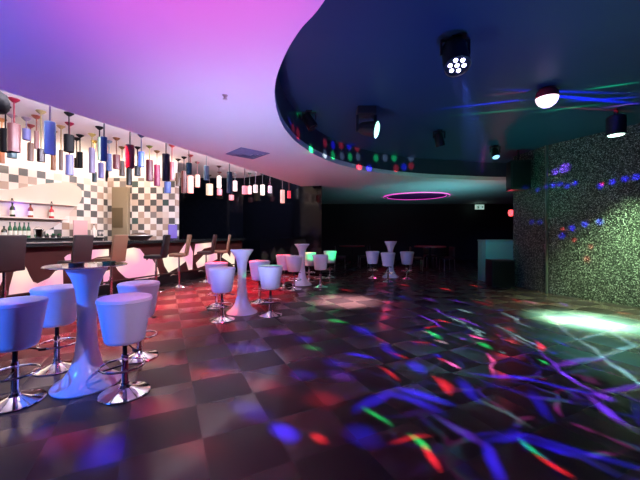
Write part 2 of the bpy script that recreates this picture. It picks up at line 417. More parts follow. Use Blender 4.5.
bm = bmesh.new(); box(bm, (sa, -.26, zl - .03), (wallpt(64, 217, 9.5)[0], -.06, zl), .003); link('shelf', bm, 'cream', t)
for x in (11.5, 51):
    s, z = wallpt(x, 195, 9.5); bm = bmesh.new(); lathe(bm, [(0, 2.135), (.03, 2.135), (.03, 2.15), (.012, 2.17), (.02, 2.19), (0, 2.2)], 14, (s, -.13, 0)); link('shelf_knob', bm, 'blackm', t)
lamp('shelf_light', 'POINT', bw(-9.42, wallpt(20, 205, 9.45)[0], zl + .22), (.25, .12, 1), 2.2, radius=.03)

def bottle(name, label, loc, h, r, m, lab=True, group=None, labm='label'):
    t = thing(name, label, 'bottle', loc, 0, group)
    bm = bmesh.new(); lathe(bm, [(0, 0), (r, .005), (r, h * .58), (r * .85, h * .66), (r * .36, h * .78), (r * .34, h * .93), (0, h * .93)], 18); link('glass_body', bm, m, t)
    bm = bmesh.new(); cyl(bm, r * .4, h * .93, h, n=12); link('cap', bm, 'black', t)
    if lab:
        bm = bmesh.new(); lathe(bm, [(r * 1.02, h * .16), (r * 1.02, h * .46)], 18); link('paper_label', bm, labm, t)
    return t
for i, x in enumerate((10, 15, 19.6, 24.2, 28.6)):
    s = wallpt(x, 230, 9.15)[0]
    bottle('wine_bottle', ['leftmost', 'second from left', 'middle', 'second from right', 'rightmost'][i] + ' of the five green bottles on the back bar', bw(-9.15, s, BZ), .36, .036, 'green', True, 'green bottles on the back bar')
for x, m, nm in ((12.5, 'darkb', 'dark green bottle on the lower wall shelf, at its left'), (30.5, 'amber', 'brown bottle in the middle of the lower wall shelf'), (51.5, 'redb', 'red bottle with pale label on the lower wall shelf, at its right')):
    s = wallpt(x, 210, 9.44)[0]; bottle('liquor_bottle', nm, bw(-9.44, s, zl + .001), .33, .05, m, True, 'bottles on the wall shelf')
s = wallpt(4, 230, 9.2)[0]
bottle('liquor_bottle', 'dark bottle with white label left of the green bottles', bw(-9.2, s, BZ), .27, .05, 'darkb')
s = wallpt(94, 230, 9.2)[0]; bottle('liquor_bottle', 'pale frosted bottle on the back bar right of the pink lit panel', bw(-9.2, s, BZ), .36, .05, 'clear', False)
# ice bucket, crate of limes, glasses
s = wallpt(38.5, 232, 9.1)[0]
t = thing('ice_bucket', 'small steel ice bucket on the back bar beside the green bottles', 'bucket', bw(-9.1, s, BZ))
bm = bmesh.new(); lathe(bm, [(0, 0), (.075, 0), (.10, .2), (.105, .2), (.105, .205), (.095, .205), (.072, .02), (0, .02)], 24); link('bowl', bm, 'chrome', t)
bm = bmesh.new(); tube(bm, [(.1 * cos(a), 0, .19 + .07 * sin(a)) for a in [pi * i / 10 for i in range(11)]], .005, 8); link('handle', bm, 'chrome', t)
for x, w_ in ((47, 'left'), (53, 'middle'), (59, 'right')):
    s = wallpt(x, 234, 9.1)[0]
    t = thing('herb_pot', w_ + ' low dark green herb pot on the back bar worktop', 'pot', bw(-9.1, s, BZ), 0, 'herb pots on the back bar')
    bm = bmesh.new(); lathe(bm, [(0, 0), (.04, 0), (.052, .06), (0, .055)], 16); link('pot', bm, 'black', t)
    bm = bmesh.new()
    for i in range(26):
        a = random.uniform(0, 2 * pi); r = random.uniform(0, .042); p = Vector((r * cos(a), r * sin(a), .055)); q = p + Vector((.01 * cos(a), .01 * sin(a), random.uniform(.02, .06)))
        d = Vector((-sin(a), cos(a), 0)) * .012; m_ = (p + q) / 2
        bm.faces.new([bm.verts.new(v) for v in (p, m_ + d, q, m_ - d)])
    link('leaves', bm, 'green', t, smooth=False)
def gob(name, label, loc, grp=None):
    t = tag(link(name, lathe(bmesh.new(), [(0, 0), (.03, 0), (.03, .006), (.006, .012), (.006, .07), (.035, .1), (.04, .16), (.036, .16), (.03, .105), (0, .08)], 18), 'clear', loc=loc), label, 'glass', grp)
for x, w_ in ((100, 'left'), (103.5, 'right')):
    gob('wine_glass', w_ + ' stemmed glass on the back bar by the corner panel', bw(-9.1, wallpt(x, 232, 9.1)[0], BZ), 'glasses by the corner panel')
# pink and violet lit panels
t = thing('light_box', 'pink glowing light box on the back bar under the mosaic', 'light box', bw(-9.3, wallpt(80.5, 230, 9.3)[0], BZ), BR)
bm = bmesh.new(); box(bm, (-.175, -.02, .03), (.175, .02, .46), .006); link('lit_face', bm, 'pinkglow', t)
bm = bmesh.new(); box(bm, (-.18, -.03, 0), (.18, .03, .03), .004); link('base', bm, 'black', t)
t = thing('light_box', 'violet glowing light box on the bar by the right end of the mosaic wall', 'light box', (-4.31, 9.36, 1.204), BR)
bm = bmesh.new(); box(bm, (-.15, -.02, .03), (.15, .02, .43), .006); link('lit_face', bm, 'violetglow', t)
bm = bmesh.new(); box(bm, (-.19, -.04, 0), (.18, .04, .03), .004); link('base', bm, 'black', t)
# basket on the bar
t = thing('serving_basket', 'dark oval serving basket on the bar counter before the far mosaic wall', 'basket', (-4.72, 8.36, 1.202))
bm = bmesh.new(); lathe(bm, [(0, 0), (.2, 0), (.3, .1), (.31, .1), (.31, .11), (.29, .11), (.19, .015), (0, .015)], 28); link('bowl', bm, 'brown', t)
bm = bmesh.new(); ring(bm, .30, .015, .12, 32); link('rim', bm, 'trim', t)
bm = bmesh.new(); lathe(bm, [(0, .08), (.2, .09), (.24, .13), (.12, .19), (0, .2)], 20); link('folded_cloth', bm, 'brown', t)

# ------------------------------------------------------------------ bar chairs with backs
def make_chair(seatm):
    t = thing('bar_chair', '', 'bar chair')
    bm = bmesh.new(); lathe(bm, [(0, 0), (.20, 0), (.205, .006), (.2, .012), (.1, .024), (.035, .045), (.03, .06), (0, .06)], 36); link('base_plate', bm, 'chrome', t)
    bm = bmesh.new(); cyl(bm, .03, .05, .48); cyl(bm, .021, .48, .78); link('pole', bm, 'chrome', t)
    bm = bmesh.new(); tube(bm, [(0, 0, .30), (0, -.10, .30), (-.12, -.17, .30)], .009, 8); tube(bm, [(.15, -.17, .30), (-.15, -.17, .30)], .010, 8); link('foot_rest', bm, 'chrome', t)
    bm = bmesh.new(); box(bm, (-.19, -.21, .78), (.19, .19, .865), .028); link('seat', bm, seatm, t)
    bm = bmesh.new()
    T = Matrix.Translation((0, .17, .80)) @ Matrix.Rotation(radians(-9), 4, 'X')
    box(bm, (-.165, -.025, 0), (.165, .035, .55), .022, T); link('backrest', bm, seatm, t)
    bm = bmesh.new(); box(bm, (-.1, -.1, .765), (.1, .1, .78), .004); link('seat_plate', bm, 'blackm', t)
    return t
# chairs face the bar: local -Y must point to -W
CH = atan2(U.y, U.x) + pi
def ch(x, w, mat_, lab, rot=0.):
    k = (x - 320) / F; Z = w / (.376 - .927 * k)
    c = make_chair(mat_); c['label'] = lab; c['group'] = 'bar chairs along the bar'
    c.location = (k * Z, Z, 0); c.rotation_euler = (0, 0, BR + pi + rot)
ch(4, 6.45, 'greyl', 'charcoal bar chair cut by the left picture edge at the bar')
ch(75, 6.5, 'greyl', 'charcoal bar chair at the bar behind the glass topped table')
ch(111, 6.5, 'tan', 'tan high backed bar chair facing the round glowing shape', .1)
ch(156, 6.5, 'black', 'black bar chair at the middle of the bar', .45)
ch(179, 6.5, 'tan', 'tan bar chair right of the black bar chair', .6)
ch(206, 6.5, 'brown', 'dark brown bar chair between two tan ones', .5)
ch(221, 6.5, 'tan', 'tan bar chair nearest the right end of the bar', .6)

# ------------------------------------------------------------------ white bucket stools
def make_stool():
    t = thing('bar_stool', '', 'stool', group='white bucket stools')
    bm = bmesh.new(); lathe(bm, [(0, .445), (.135, .445), (.148, .455), (.156, .48), (.205, .79), (.208, .805), (.203, .82), (.19, .826), (0, .832)], 48); link('seat', bm, 'seat', t)
    bm = bmesh.new(); ring(bm, .2055, .0045, .797, 48); link('piping', bm, 'seat', t)
    bm = bmesh.new(); lathe(bm, [(0, 0), (.192, 0), (.197, .006), (.192, .013), (.10, .032), (.045, .055), (.036, .075), (0, .075)], 48); link('base_plate', bm, 'chrome', t)
    bm = bmesh.new(); cyl(bm, .026, .07, .33); cyl(bm, .031, .07, .10); link('column', bm, 'chrome', t)
    bm = bmesh.new(); cyl(bm, .018, .33, .425); cyl(bm, .05, .425, .445); link('gas_lift', bm, 'blackm', t)
    bm = bmesh.new(); ring(bm, .165, .009, .245, 44, (0, -.02)); tube(bm, [(.0, -.185, .245), (0, 0, .245)], .008, 8); link('foot_ring', bm, 'chrome', t)
    bm = bmesh.new(); tube(bm, [(0, 0, .43), (.1, 0, .42), (.16, 0, .405)], .006, 8); box(bm, (.15, -.012, .39), (.2, .012, .41), .004); link('height_lever', bm, 'black', t)
    return t
st0 = make_stool()
stools = [
    (G(15, 402), 'white bucket stool cut by the left picture edge', 25),
    (G(57, 368), 'white bucket stool left of the glass topped table and behind the nearest one', 190),
    (G(125, 393), 'white bucket stool in front right of the glass topped table', -35),
    (G(139, 357), 'white bucket stool behind right of the glass topped table', 60),
    (G(222, 320), 'white bucket stool in front left of the middle white table', 0),
    (G(216.5, 307), 'white bucket stool half hidden at the left of the middle white table', 80),
    (G(270.5, 315), 'white bucket stool in front right of the middle white table', 30),
    (G(259.5, 302), 'white bucket stool behind right of the middle white table', 120),
    (G(284, 287), 'white bucket stool at the left of the third white table, behind its neighbour', 10),
    (G(294, 289.5), 'white bucket stool in front left of the third white table', 40),
    (G(309, 280.8), 'white bucket stool just behind the third white table', 90),
    (G(320.5, 287), 'white bucket stool in front right of the third white table', 0),
    (G(330, 277), 'white bucket stool standing alone beyond the third white table', 20),
    (G(372.5, 278), 'white bucket stool left of the farthest white table', 0),
    (G(388, 281.6), 'white bucket stool in front of the farthest white table', 50),
    (G(407, 279), 'white bucket stool right of the farthest white table', 0),
]
for i, ((x, y), lab, a) in enumerate(stools):
    if i == 0: st0.location = (x, y, 0); st0.rotation_euler = (0, 0, radians(a)); st0['label'] = lab
    else: dup(st0, (x, y, 0), radians(a), lab)
# ------------------------------------------------------------------ white pedestal tables
def ped(p, lab, H=1.07, rt=.19, glass=False):
    t = thing('pedestal_table', lab, 'table', (*p, 0), 0, 'white pedestal tables')
    pr = [(0, 0), (.262, 0), (.268, .012), (.255, .03), (.185, .075), (.125, .165), (.093, .29), (.078, .45), (.074, .62), (.077, .76), (.09, .87), (.122, .97), (rt, H - .012), (rt - .002, H), (rt - .02, H), (0, H - .006)]
    bm = bmesh.new(); lathe(bm, pr, 64); link('pedestal', bm, 'white', t)
    if glass:
        bm = bmesh.new(); lathe(bm, [(0, H), (.312, H), (.318, H + .006), (.312, H + .012), (0, H + .012)], 72); link('glass_top', bm, 'glass', t)['label'] = 'round clear glass top'
    else:
        bm = bmesh.new(); cyl(bm, rt - .025, H - .005, H + .002, n=48); link('top_disc', bm, 'white', t)
    return t
pt = G(87, 384)
ped(pt, 'nearest white pedestal table with a round glass top', 1.07, .165, True)
ped(G(242, 312.5), 'second white pedestal table from the left, with a flared top and no glass', 1.09, .195)
ped(G(302, 284.5), 'third white pedestal table, between five bucket stools', 1.09, .20)
ped(G(390.5, 277), 'farthest white pedestal table, by the dark back wall', 1.13, .20)
def ashtray(dx, dy, lab, m, r):
    tag(link('ashtray', lathe(bmesh.new(), [(0, 0), (r, 0), (r * 1.1, .025), (r * .95, .025), (r * .85, .008), (0, .008)], 24), m, loc=(pt[0] + dx, pt[1] + dy, 1.082)), lab, 'ashtray', 'ashtrays on the glass top')
ashtray(-.02, -.10, 'black ashtray near the front of the glass table top', 'black', .055)
ashtray(.16, .06, 'dark green ashtray at the right of the glass table top', 'green', .05)

# ------------------------------------------------------------------ pendant lamps over the bar
pend = [   # x, canopy row, shade top, bottom, width, shade colour, cord colour, lit, label
 (5.5, 106, 129, 152, 12, 'k', 'k', 0, 'black tube pendant lamp partly behind the dusty rose one at far left'),
 (14, 99, 124, 152, 14, (.42, .20, .20), (.45, .04, .10), 0, 'dusty rose tube pendant lamp, nearest at the left'),
 (2, 119, 150, 163, 6, (.75, .35, .18), (.65, .32, .15), 0, 'small orange pendant lamp at the left picture edge'),
 (12, 115, 141, 158, 11, (.35, .60, .62), (.55, .40, .45), 0, 'pale teal pendant lamp below the dusty rose one'),
 (26.5, 118, 129, 140, 9, (.45, .45, .85), (.5, .4, .5), 0, 'short periwinkle pendant lamp right of the dusty rose one'),
 (30.5, 125, 143, 161, 7, (.55, .36, .28), (.45, .10, .12), 0, 'tan pendant lamp under a red canopy near the left'),
 (36.5, 116, 131, 149, 5, (.55, .30, .28), (.45, .15, .12), 0, 'slim pink tan pendant lamp left of the light blue one'),
 (41, 111, 149, 162, 9, (.06, .012, .02), (.52, .42, .22), 0, 'dark maroon pendant lamp on a long cord under a tan canopy'),
 (50, None, 122, 154, 12.5, (.75, 1.1, 1.4), (.3, .2, .4), 0, 'long light blue tube pendant lamp, the nearest blue one'),
 (53.2, 131, 153, 170, 5.5, (.70, .34, .14), (.6, .4, .2), 0, 'orange brown pendant lamp below the light blue one'),
 (61, 126, 150, 170, 4.5, (.30, .17, .11), (.6, .4, .2), 0, 'dark brown slim pendant lamp left of the lavender one'),
 (69, 113, 135, 152, 11, 'k', 'k', 0, 'wide black pendant lamp under a black canopy'),
 (69.5, 123, 155, 175, 8.5, (.38, .40, .75), (.45, .02, .10), 0, 'lavender blue pendant lamp under the wide black one'),
 (76.5, 138, 158, 168, 5, 'k', 'k', 0, 'small black pendant lamp touching a taller black one'),
 (80, 135, 152, 168, 6, 'k', 'k', 0, 'slim black pendant lamp right of the wide black one'),
 (92, 134, 148, 173, 6.5, (.48, .42, .62), (.60, .48, .18), 0, 'lilac tube pendant lamp under a yellow canopy'),
 (94.5, 141, 172, 182, 5, (.10, .22, .24), (.60, .45, .12), 0, 'small dark teal pendant lamp below the lilac one'),
 (99.5, 127, 137, 160, 4, (.55, .72, .55), 'k', 0, 'slim pale green pendant lamp left of the deep blue one'),
 (104, None, 137, 161, 7, (.02, .16, .48), (.2, .2, .25), 0, 'deep blue tube pendant lamp'),
 (101, 140, 163, 178, 6, (.30, .28, .70), (.5, .45, .4), 0, 'violet blue pendant lamp under the deep blue one'),
 (109, 141, 154, 171, 6, (.22, .36, .72), (.35, .4, .5), 0, 'mid blue pendant lamp right of the deep blue one'),
 (116.5, 138, 155, 169, 8, (.35, .11, .12), (.35, .16, .08), 0, 'dusty maroon pendant lamp under a brown canopy'),
 (122, 147, 161, 176, 6, (.30, .24, .20), (.3, .18, .08), 0, 'grey brown pendant lamp left of the wine red tube'),
 (130, None, 145, 168, 9.5, (.30, .06, .10), (.2, .15, .15), 0, 'wine red tube pendant lamp hanging in front'),
 (129, 150, 168, 185, 6, (.015, .04, .045), 'k', 0, 'blackish teal pendant lamp below the wine red tube'),
 (141.3, 135, 152, 167, 6.5, (.16, .30, .85), (.08, .10, .2), 0, 'bright blue pendant lamp between two wine red ones'),
 (137.5, 147, 166, 176, 6.5, (.02, .05, .07), 'k', 0, 'short dark pendant lamp below the bright blue one'),
 (149.5, 146, 160, 181, 7.5, (.28, .05, .09), (.25, .28, .08), 0, 'wine red pendant lamp under a green canopy'),
 (157, 151, 165, 186, 6.5, (.42, .04, .20), (.35, .2, .1), 0, 'magenta pendant lamp left of the navy tube'),
 (166, None, 154, 181, 8, (.012, .008, .05), (.1, .1, .12), 0, 'long navy black tube pendant lamp'),
 (172, 145, 162, 180, 5, (.75, .20, .24), (.55, .1, .12), 0, 'slim pinkish red pendant lamp beside the navy tube'),
 (167.5, 155, 182, 193, 7, (.14, .26, .75), (.3, .3, .4), 0, 'small blue pendant lamp below the navy tube'),
 (178, 161, 173, 186, 5, (.24, .15, .11), 'k', 0, 'grey brown pendant lamp under a black canopy'),
 (184, 157, 171, 193, 6, (.25, .05, .06), 'k', 0, 'dark red brown pendant lamp left of the small teal one'),
 (189, None, 163, 174, 6, (.03, .20, .24), (.2, .15, .15), 0, 'short dark teal pendant lamp'),
 (190.5, 155, 176, 193, 6, (1, .42, .36), (.5, .08, .1), 1, 'glowing salmon pendant lamp below the teal one'),
 (197.5, 162, 175, 187, 5, (1, .50, .42), (.6, .3, .3), 1, 'glowing pale salmon pendant lamp left of the pale teal tube'),
 (206.5, None, 166, 180, 5.5, (.45, .66, .68), (.4, .4, .4), 0, 'pale teal tube pendant lamp'),
 (209.5, 175, 184, 195, 7, (1, .72, .52), (.2, .12, .08), 1, 'glowing cream pendant lamp under a dark canopy'),
 (219, 166, 176, 188, 4.5, (1, .86, .74), (.2, .1, .1), 1, 'glowing white pendant lamp left of the blue green tube'),
 (219.5, 172, 189, 195, 5, (1, .30, .36), (.4, .1, .1), 1, 'short glowing red pendant lamp under the white one'),
 (229.5, None, 172, 193, 5.5, (.03, .16, .24), (.15, .15, .18), 0, 'long blue green tube pendant lamp'),
 (235, 173, 181, 191, 4.5, (1, .80, .78), (.5, .5, .5), 1, 'glowing pale pink pendant lamp right of the blue green tube'),
 (231.5, 178, 195, 200, 5, (1, .36, .40), (.5, .2, .2), 1, 'low glowing coral pendant lamp'),
 (244.5, None, 186, 194, 5, (1, .38, .44), (.4, .3, .35), 1, 'glowing pink pendant lamp in the middle of the far group'),
 (249.5, 173, 186, 194, 4.5, (1, .48, .48), (.3, .35, .3), 1, 'glowing rose pendant lamp under a grey canopy'),
 (255.5, None, 185, 192.5, 4.5, (1, .85, .80), (.4, .35, .4), 1, 'glowing white pendant lamp left of the far cream one'),
 (262.5, 177, 185, 195, 4.5, (1, .86, .76), (.2, .2, .2), 1, 'far glowing cream pendant lamp under a black canopy'),
 (270, None, 186, 193, 4, (.75, .68, .80), (.4, .35, .4), 1, 'far pale lavender pendant lamp'),
 (282.5, None, 190, 203, 4.5, (1, .55, .48), (.4, .3, .3), 1, 'far tall peach pendant lamp near the black wall'),
 (289, None, 191, 198, 3.5, (1, .06, .10), (.4, .1, .1), 1, 'small glowing red pendant lamp, the rightmost one'),
]
def cmat(c, lit):
    if c == 'k': return M['lampblack']
    if not lit: c = tuple(.50 * v ** 1.3 for v in c)
    key = ('p', c, lit)
    if key not in M:
        M[key] = mat('lit_lamp_glass' if lit else 'tinted_lamp_glass', c, .30, var=.10, nscale=5, emit=c if lit else None, es=.75 if lit else 0)
    return M[key]
placed = []
for i, (x, yc, yt, yb, w, col, cc, lit, lab) in enumerate(pend):
    k = (x - 320) / F; zmin = 4.68 / (.376 - .927 * k)
    Z = max(zmin, F * (HR - EYE) / (HZ - yc)) if yc else zmin
    lim = 9.35 if x < 190 else 99                        # stay in front of the tiled walls
    lim = min(lim, 9.2 / (.376 - .927 * k))
    if x > 243:                                          # the black block
        lim = min(lim, (12.5 - 2.3 * .98) / (1 + .752 * (k + .24)) if False else 99)
        tt = (12.5 * k + 3.0) / (3.06 + 2.3 * k); lim = min(lim, 12.5 - 2.3 * tt - .25)
    elif x > 190: lim = min(lim, 12.2)
    Z = min(Z, lim)
    for it in range(30):
        P0 = PZ(x, yt, Z); P1 = PZ(x, yb, Z); r = w / F * Z / 2 / sqrt(1 + k * k)
        bad = [q for q in placed if (Vector((q[0] - P0.x, q[1] - P0.y))).length < q[2] + r + .015]
        if not bad: break
        Z += .07 * (1 if it < 15 and Z + .07 < lim else -1)
    Z = max(Z, zmin - .12)
    P0 = PZ(x, yt, Z); P1 = PZ(x, yb, Z); r = w / F * Z / 2 / sqrt(1 + k * k); r = min(r, .15)
    placed.append((P0.x, P0.y, r)); h = P0.z - P1.z
    t = thing('pendant_lamp', lab, 'pendant lamp', (P0.x, P0.y, HR), 0, 'pendant lamps over the bar')
    zt, zb = P0.z - HR, P1.z - HR
    cm = cmat(cc, 0)
    bm = bmesh.new(); lathe(bm, [(0, 0), (.075, 0), (.075, -.012), (.05, -.035), (.02, -.06), (0, -.06)], 24); link('canopy', bm, cm, t)
    bm = bmesh.new(); cyl(bm, .011, zt - .005, -.055, n=10); link('stem', bm, cm, t)
    bm = bmesh.new(); lathe(bm, [(.02, zt - .03), (r * .9, zt - .03), (r * .9, zb), (r, zb), (r, zt - .006), (r - .006, zt), (.0, zt)], 28); link('shade', bm, cmat(col, lit), t)
    if not lit:
        bm = bmesh.new(); lathe(bm, [(0, zt - .03), (.02, zt - .03), (.03, zt - .08), (.02, zt - .13), (0, zt - .135)], 14); link('bulb', bm, 'clear', t)
# black dome pendant cut by the left picture edge
P0 = PZ(-2, 103, 3.75)
t = thing('pendant_lamp', 'round black dome pendant lamp cut by the left picture edge', 'pendant lamp', (P0.x, P0.y, HR), 0, 'pendant lamps over the bar')
zc = P0.z - HR
bm = bmesh.new(); lathe(bm, [(0, zc + .14), (.03, zc + .135), (.08, zc + .10), (.105, zc + .02), (.10, zc - .06), (.07, zc - .11), (.0, zc - .12)], 28); link('shade', bm, 'lampblack', t)
bm = bmesh.new(); cyl(bm, .011, zc + .13, 0, n=10); link('stem', bm, 'black', t)

# ------------------------------------------------------------------ fittings on the white ceiling
t = thing('smoke_detector', 'tiny sprinkler head on the purple lit white ceiling', 'sprinkler', (PZ(225, 95, 3.55).x, 3.55, HS))
bm = bmesh.new(); lathe(bm, [(0, 0), (.03, 0), (.026, -.01), (.009, -.012), (.009, -.04), (0, -.04)], 18); link('base_plate', bm, 'trim', t)
bm = bmesh.new(); lathe(bm, [(0, -.04), (.026, -.042), (.026, -.046), (0, -.048)], 14); link('deflector', bm, 'trim', t)
t.name = 'sprinkler_head'
vx, vy = -1.38, 6.1
t = thing('ceiling_vent', 'square air vent in the white ceiling near the pendant lamps', 'vent', (vx, vy, HS), radians(42))
M['vent'] = mat('vent_grey', (.20, .26, .42), .4, var=.05)
for j, (a, b) in enumerate(((.30, .26), (.23, .19), (.16, .12), (.09, 0))):
    bm = bmesh.new(); prof = [(a, -.002), (a, -.014), (max(b, .001), -.03 - .004 * j), (max(b - .01, .001), -.03 - .004 * j), (max(a - .03, .002), -.002)]
    lathe(bm, [(r_ * 1.414, z) for r_, z in prof], 4, tilt=Matrix.Rotation(pi / 4, 4, 'Z')); link('louvre' if j < 3 else 'centre_plate', bm, 'vent', t, smooth=False)
# magenta cove ring in the far ceiling
M['ringglow'] = glow('magenta_led', (.85, .02, .55), 1.7)
t = thing('ring_light', 'magenta glowing ring light in the far white ceiling', 'ring light', (3.9, 13.0, HS))
bm = bmesh.new(); lathe(bm, [(1.16, -.001), (1.28, -.001), (1.28, -.03), (1.25, -.04), (1.19, -.04), (1.16, -.03), (1.16, -.001)], 72); link('housing', bm, 'white', t)
bm = bmesh.new(); lathe(bm, [(1.282, -.005), (1.287, -.03), (1.282, -.03), (1.282, -.005)], 72); lathe(bm, [(1.155, -.005), (1.15, -.03), (1.155, -.03), (1.155, -.005)], 72); link('led_strip', bm, 'ringglow', t)
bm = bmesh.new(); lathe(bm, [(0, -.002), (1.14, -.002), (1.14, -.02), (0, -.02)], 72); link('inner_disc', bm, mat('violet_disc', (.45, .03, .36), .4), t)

# ------------------------------------------------------------------ effect lights in the dark dome
def yoke(t, r, drop, wid):
    bm = bmesh.new(); box(bm, (-.05, -.05, -.03), (.05, .05, 0), .006); link('mount_plate', bm, 'black', t)
    bm = bmesh.new(); a = wid / 2
    box(bm, (-a - .008, -.02, -.04), (a + .008, .02, -.025), .003); link('yoke', bm, 'black', t)
    for sx in (-1, 1): bm = bmesh.new(); box(bm, (sx * a - .008, -.02, -drop), (sx * a + .008, .02, -.04), .003); link('yoke_arm', bm, 'black', t)
def aimT(loc, d): return Matrix.Translation(loc) @ Vector(d).to_track_quat('-Z', 'Y').to_matrix().to_4x4()
M['ledw'] = glow('cool_white_led', (.62, .55, 1), 9); M['ledg'] = glow('green_white_led', (.40, 1, .72), 2.2)
M['ledp'] = glow('warm_pink_white_lens', (1, .74, .80), 1.8); M['ledc'] = glow('pale_green_white_lens', (.65, 1, .85), 3); M['ledb'] = glow('small_blue_led', (.25, .45, 1), 1.5); M['ledr'] = glow('red_lamp_glass', (1, .06, .05), 2.2)
# LED par can
P0 = PZ(455, 38, 3.33)
t = thing('par_light', 'black stage light with a cluster of bright violet white lamps', 'stage light', (P0.x, P0.y, HD))
yoke(t, .13, .18, .29)
T = aimT((0, 0, -.18), (-.02, -.42, -1))
bm = bmesh.new(); lathe(bm, [(0, .14), (.09, .14), (.125, .10), (.132, -.17), (.125, -.17), (.122, -.14), (0, -.14)], 32, tilt=T); link('body', bm, 'black', t)
bm = bmesh.new(); lathe(bm, [(0, -.141), (.12, -.141), (.12, -.146), (0, -.146)], 32, tilt=T); lp = link('lens_plate', bm, 'blackm', t)
for j in range(7):
    a = 2 * pi * j / 6; rr = 0 if j == 6 else .07
    bm = bmesh.new(); lathe(bm, [(0, -.146), (.022, -.147), (.018, -.157), (0, -.162)], 14, tilt=T @ Matrix.Translation((rr * cos(a), rr * sin(a), 0))); link('led_lens', bm, 'ledw', lp)
lamp('par_beam', 'SPOT', (P0.x, P0.y - .1, HD - .42), (.18, .12, 1), 60, (1.4, 4.1, 0), 70, .6, .06)
# half-ball derby light
P0 = PZ(547, 88, 4.47)
t = thing('derby_light', 'round hanging party light with red top and white glowing dome', 'party light', (P0.x, P0.y, HD))
bm = bmesh.new(); lathe(bm, [(0, 0), (.05, 0), (.05, -.02), (0, -.02)], 20); link('mount_plate', bm, 'black', t)
bm = bmesh.new(); lathe(bm, [(0, -.02), (.10, -.02), (.135, -.06), (.14, -.14), (0, -.14)], 32); link('housing', bm, 'darkred', t)
bm = bmesh.new(); lathe(bm, [(.138, -.141), (.13, -.18), (.105, -.225), (.06, -.26), (0, -.27)], 32); link('lens_dome', bm, 'ledp', t)
DL = Vector((P0.x, P0.y, HD - .31))
# round downlight near the sequin wall
P0 = PZ(616, 120, 5.25)
t = thing('spot_light', 'black cylinder spotlight with a pale lens above the sequin wall', 'spotlight', (P0.x, P0.y, HD))
bm = bmesh.new(); cyl(bm, .03, -.12, 0, n=14); link('stem', bm, 'black', t)
bm = bmesh.new(); lathe(bm, [(0, -.1), (.10, -.1), (.13, -.13), (.13, -.42), (.12, -.42), (.115, -.40), (0, -.40)], 32); link('housing', bm, 'black', t)
bm = bmesh.new(); lathe(bm, [(0, -.402), (.112, -.402), (.10, -.425), (0, -.437)], 28); link('lens', bm, 'ledc', t)
SL = Vector((P0.x, P0.y, HD - .46))
# moving head with green lens
P0 = PZ(366, 106, 5.2)
t = thing('moving_head', 'black moving head light with a round pale green lens', 'stage light', (P0.x, P0.y, HD), radians(0))
bm = bmesh.new(); box(bm, (-.15, -.13, -.12), (.15, .13, 0), .015); link('base', bm, 'black', t)
for sx in (-1, 1): bm = bmesh.new(); box(bm, (sx * .145 - .02, -.05, -.38), (sx * .145 + .02, .05, -.12), .008); link('yoke_arm', bm, 'black', t)
T = aimT((.02, -.03, -.34), (1, -.42, -.25))
bm = bmesh.new(); lathe(bm, [(0, .14), (.07, .14), (.10, .09), (.138, -.15), (.134, -.155), (.12, -.13), (0, -.13)], 28, tilt=T); link('head', bm, 'black', t)
bm = bmesh.new(); lathe(bm, [(0, -.131), (.132, -.155), (.11, -.17), (0, -.18)], 28, tilt=T); link('lens', bm, 'ledg', t)
# smaller dark spots
def smallspot(x, y0, Z, lab, d, lit, sc_=1.):
    P0 = PZ(x, y0, Z)
    t = thing('spot_light', lab, 'spotlight', (P0.x, P0.y, HD), 0, 'small black spotlights under the dark ceiling')
    yoke(t, .09, .16, .22)
    T = aimT((0, 0, -.17), d)
    bm = bmesh.new(); lathe(bm, [(0, .12), (.06, .12), (.085, .08), (.09, -.14), (.08, -.14), (.078, -.12), (0, -.12)], 24, tilt=T); link('body', bm, 'blackm', t)
    bm = bmesh.new(); lathe(bm, [(0, -.121), (.075, -.121), (.06, -.128), (0, -.132)], 20, tilt=T); link('lens', bm, lit, t)
smallspot(439, 131, 6.3, 'small black spotlight in the middle of the dark ceiling, right of the moving head', (.3, .2, -1), 'blackm')
smallspot(495, 146, 7.4, 'small spotlight with a pale blue lit lens before the far rim', (-.1, -.6, -1), 'ledb')
smallspot(309, 119, 5.3, 'black spotlight close to the left rim of the dark ceiling', (.6, -.1, -1), 'blackm')
# hanging loudspeaker by the column
P0 = PZ(517, 156, 8.0)
t = thing('hanging_loudspeaker', 'black loudspeaker hung high beside the sequin wall corner', 'loudspeaker', (P0.x - .12, 7.75, 0), radians(-12))
bm = bmesh.new(); box(bm, (-.22, -.16, 2.42), (.22, .18, 3.12), .02); link('cabinet', bm, 'black', t)
bm = bmesh.new(); box(bm, (-.19, -.172, 2.46), (.19, -.161, 3.08), .004); link('grille', bm, 'blackm', t)
bm = bmesh.new(); tube(bm, [(0, 0, 3.11), (0, 0, 3.4)], .02, 10); link('bracket', bm, 'black', t)

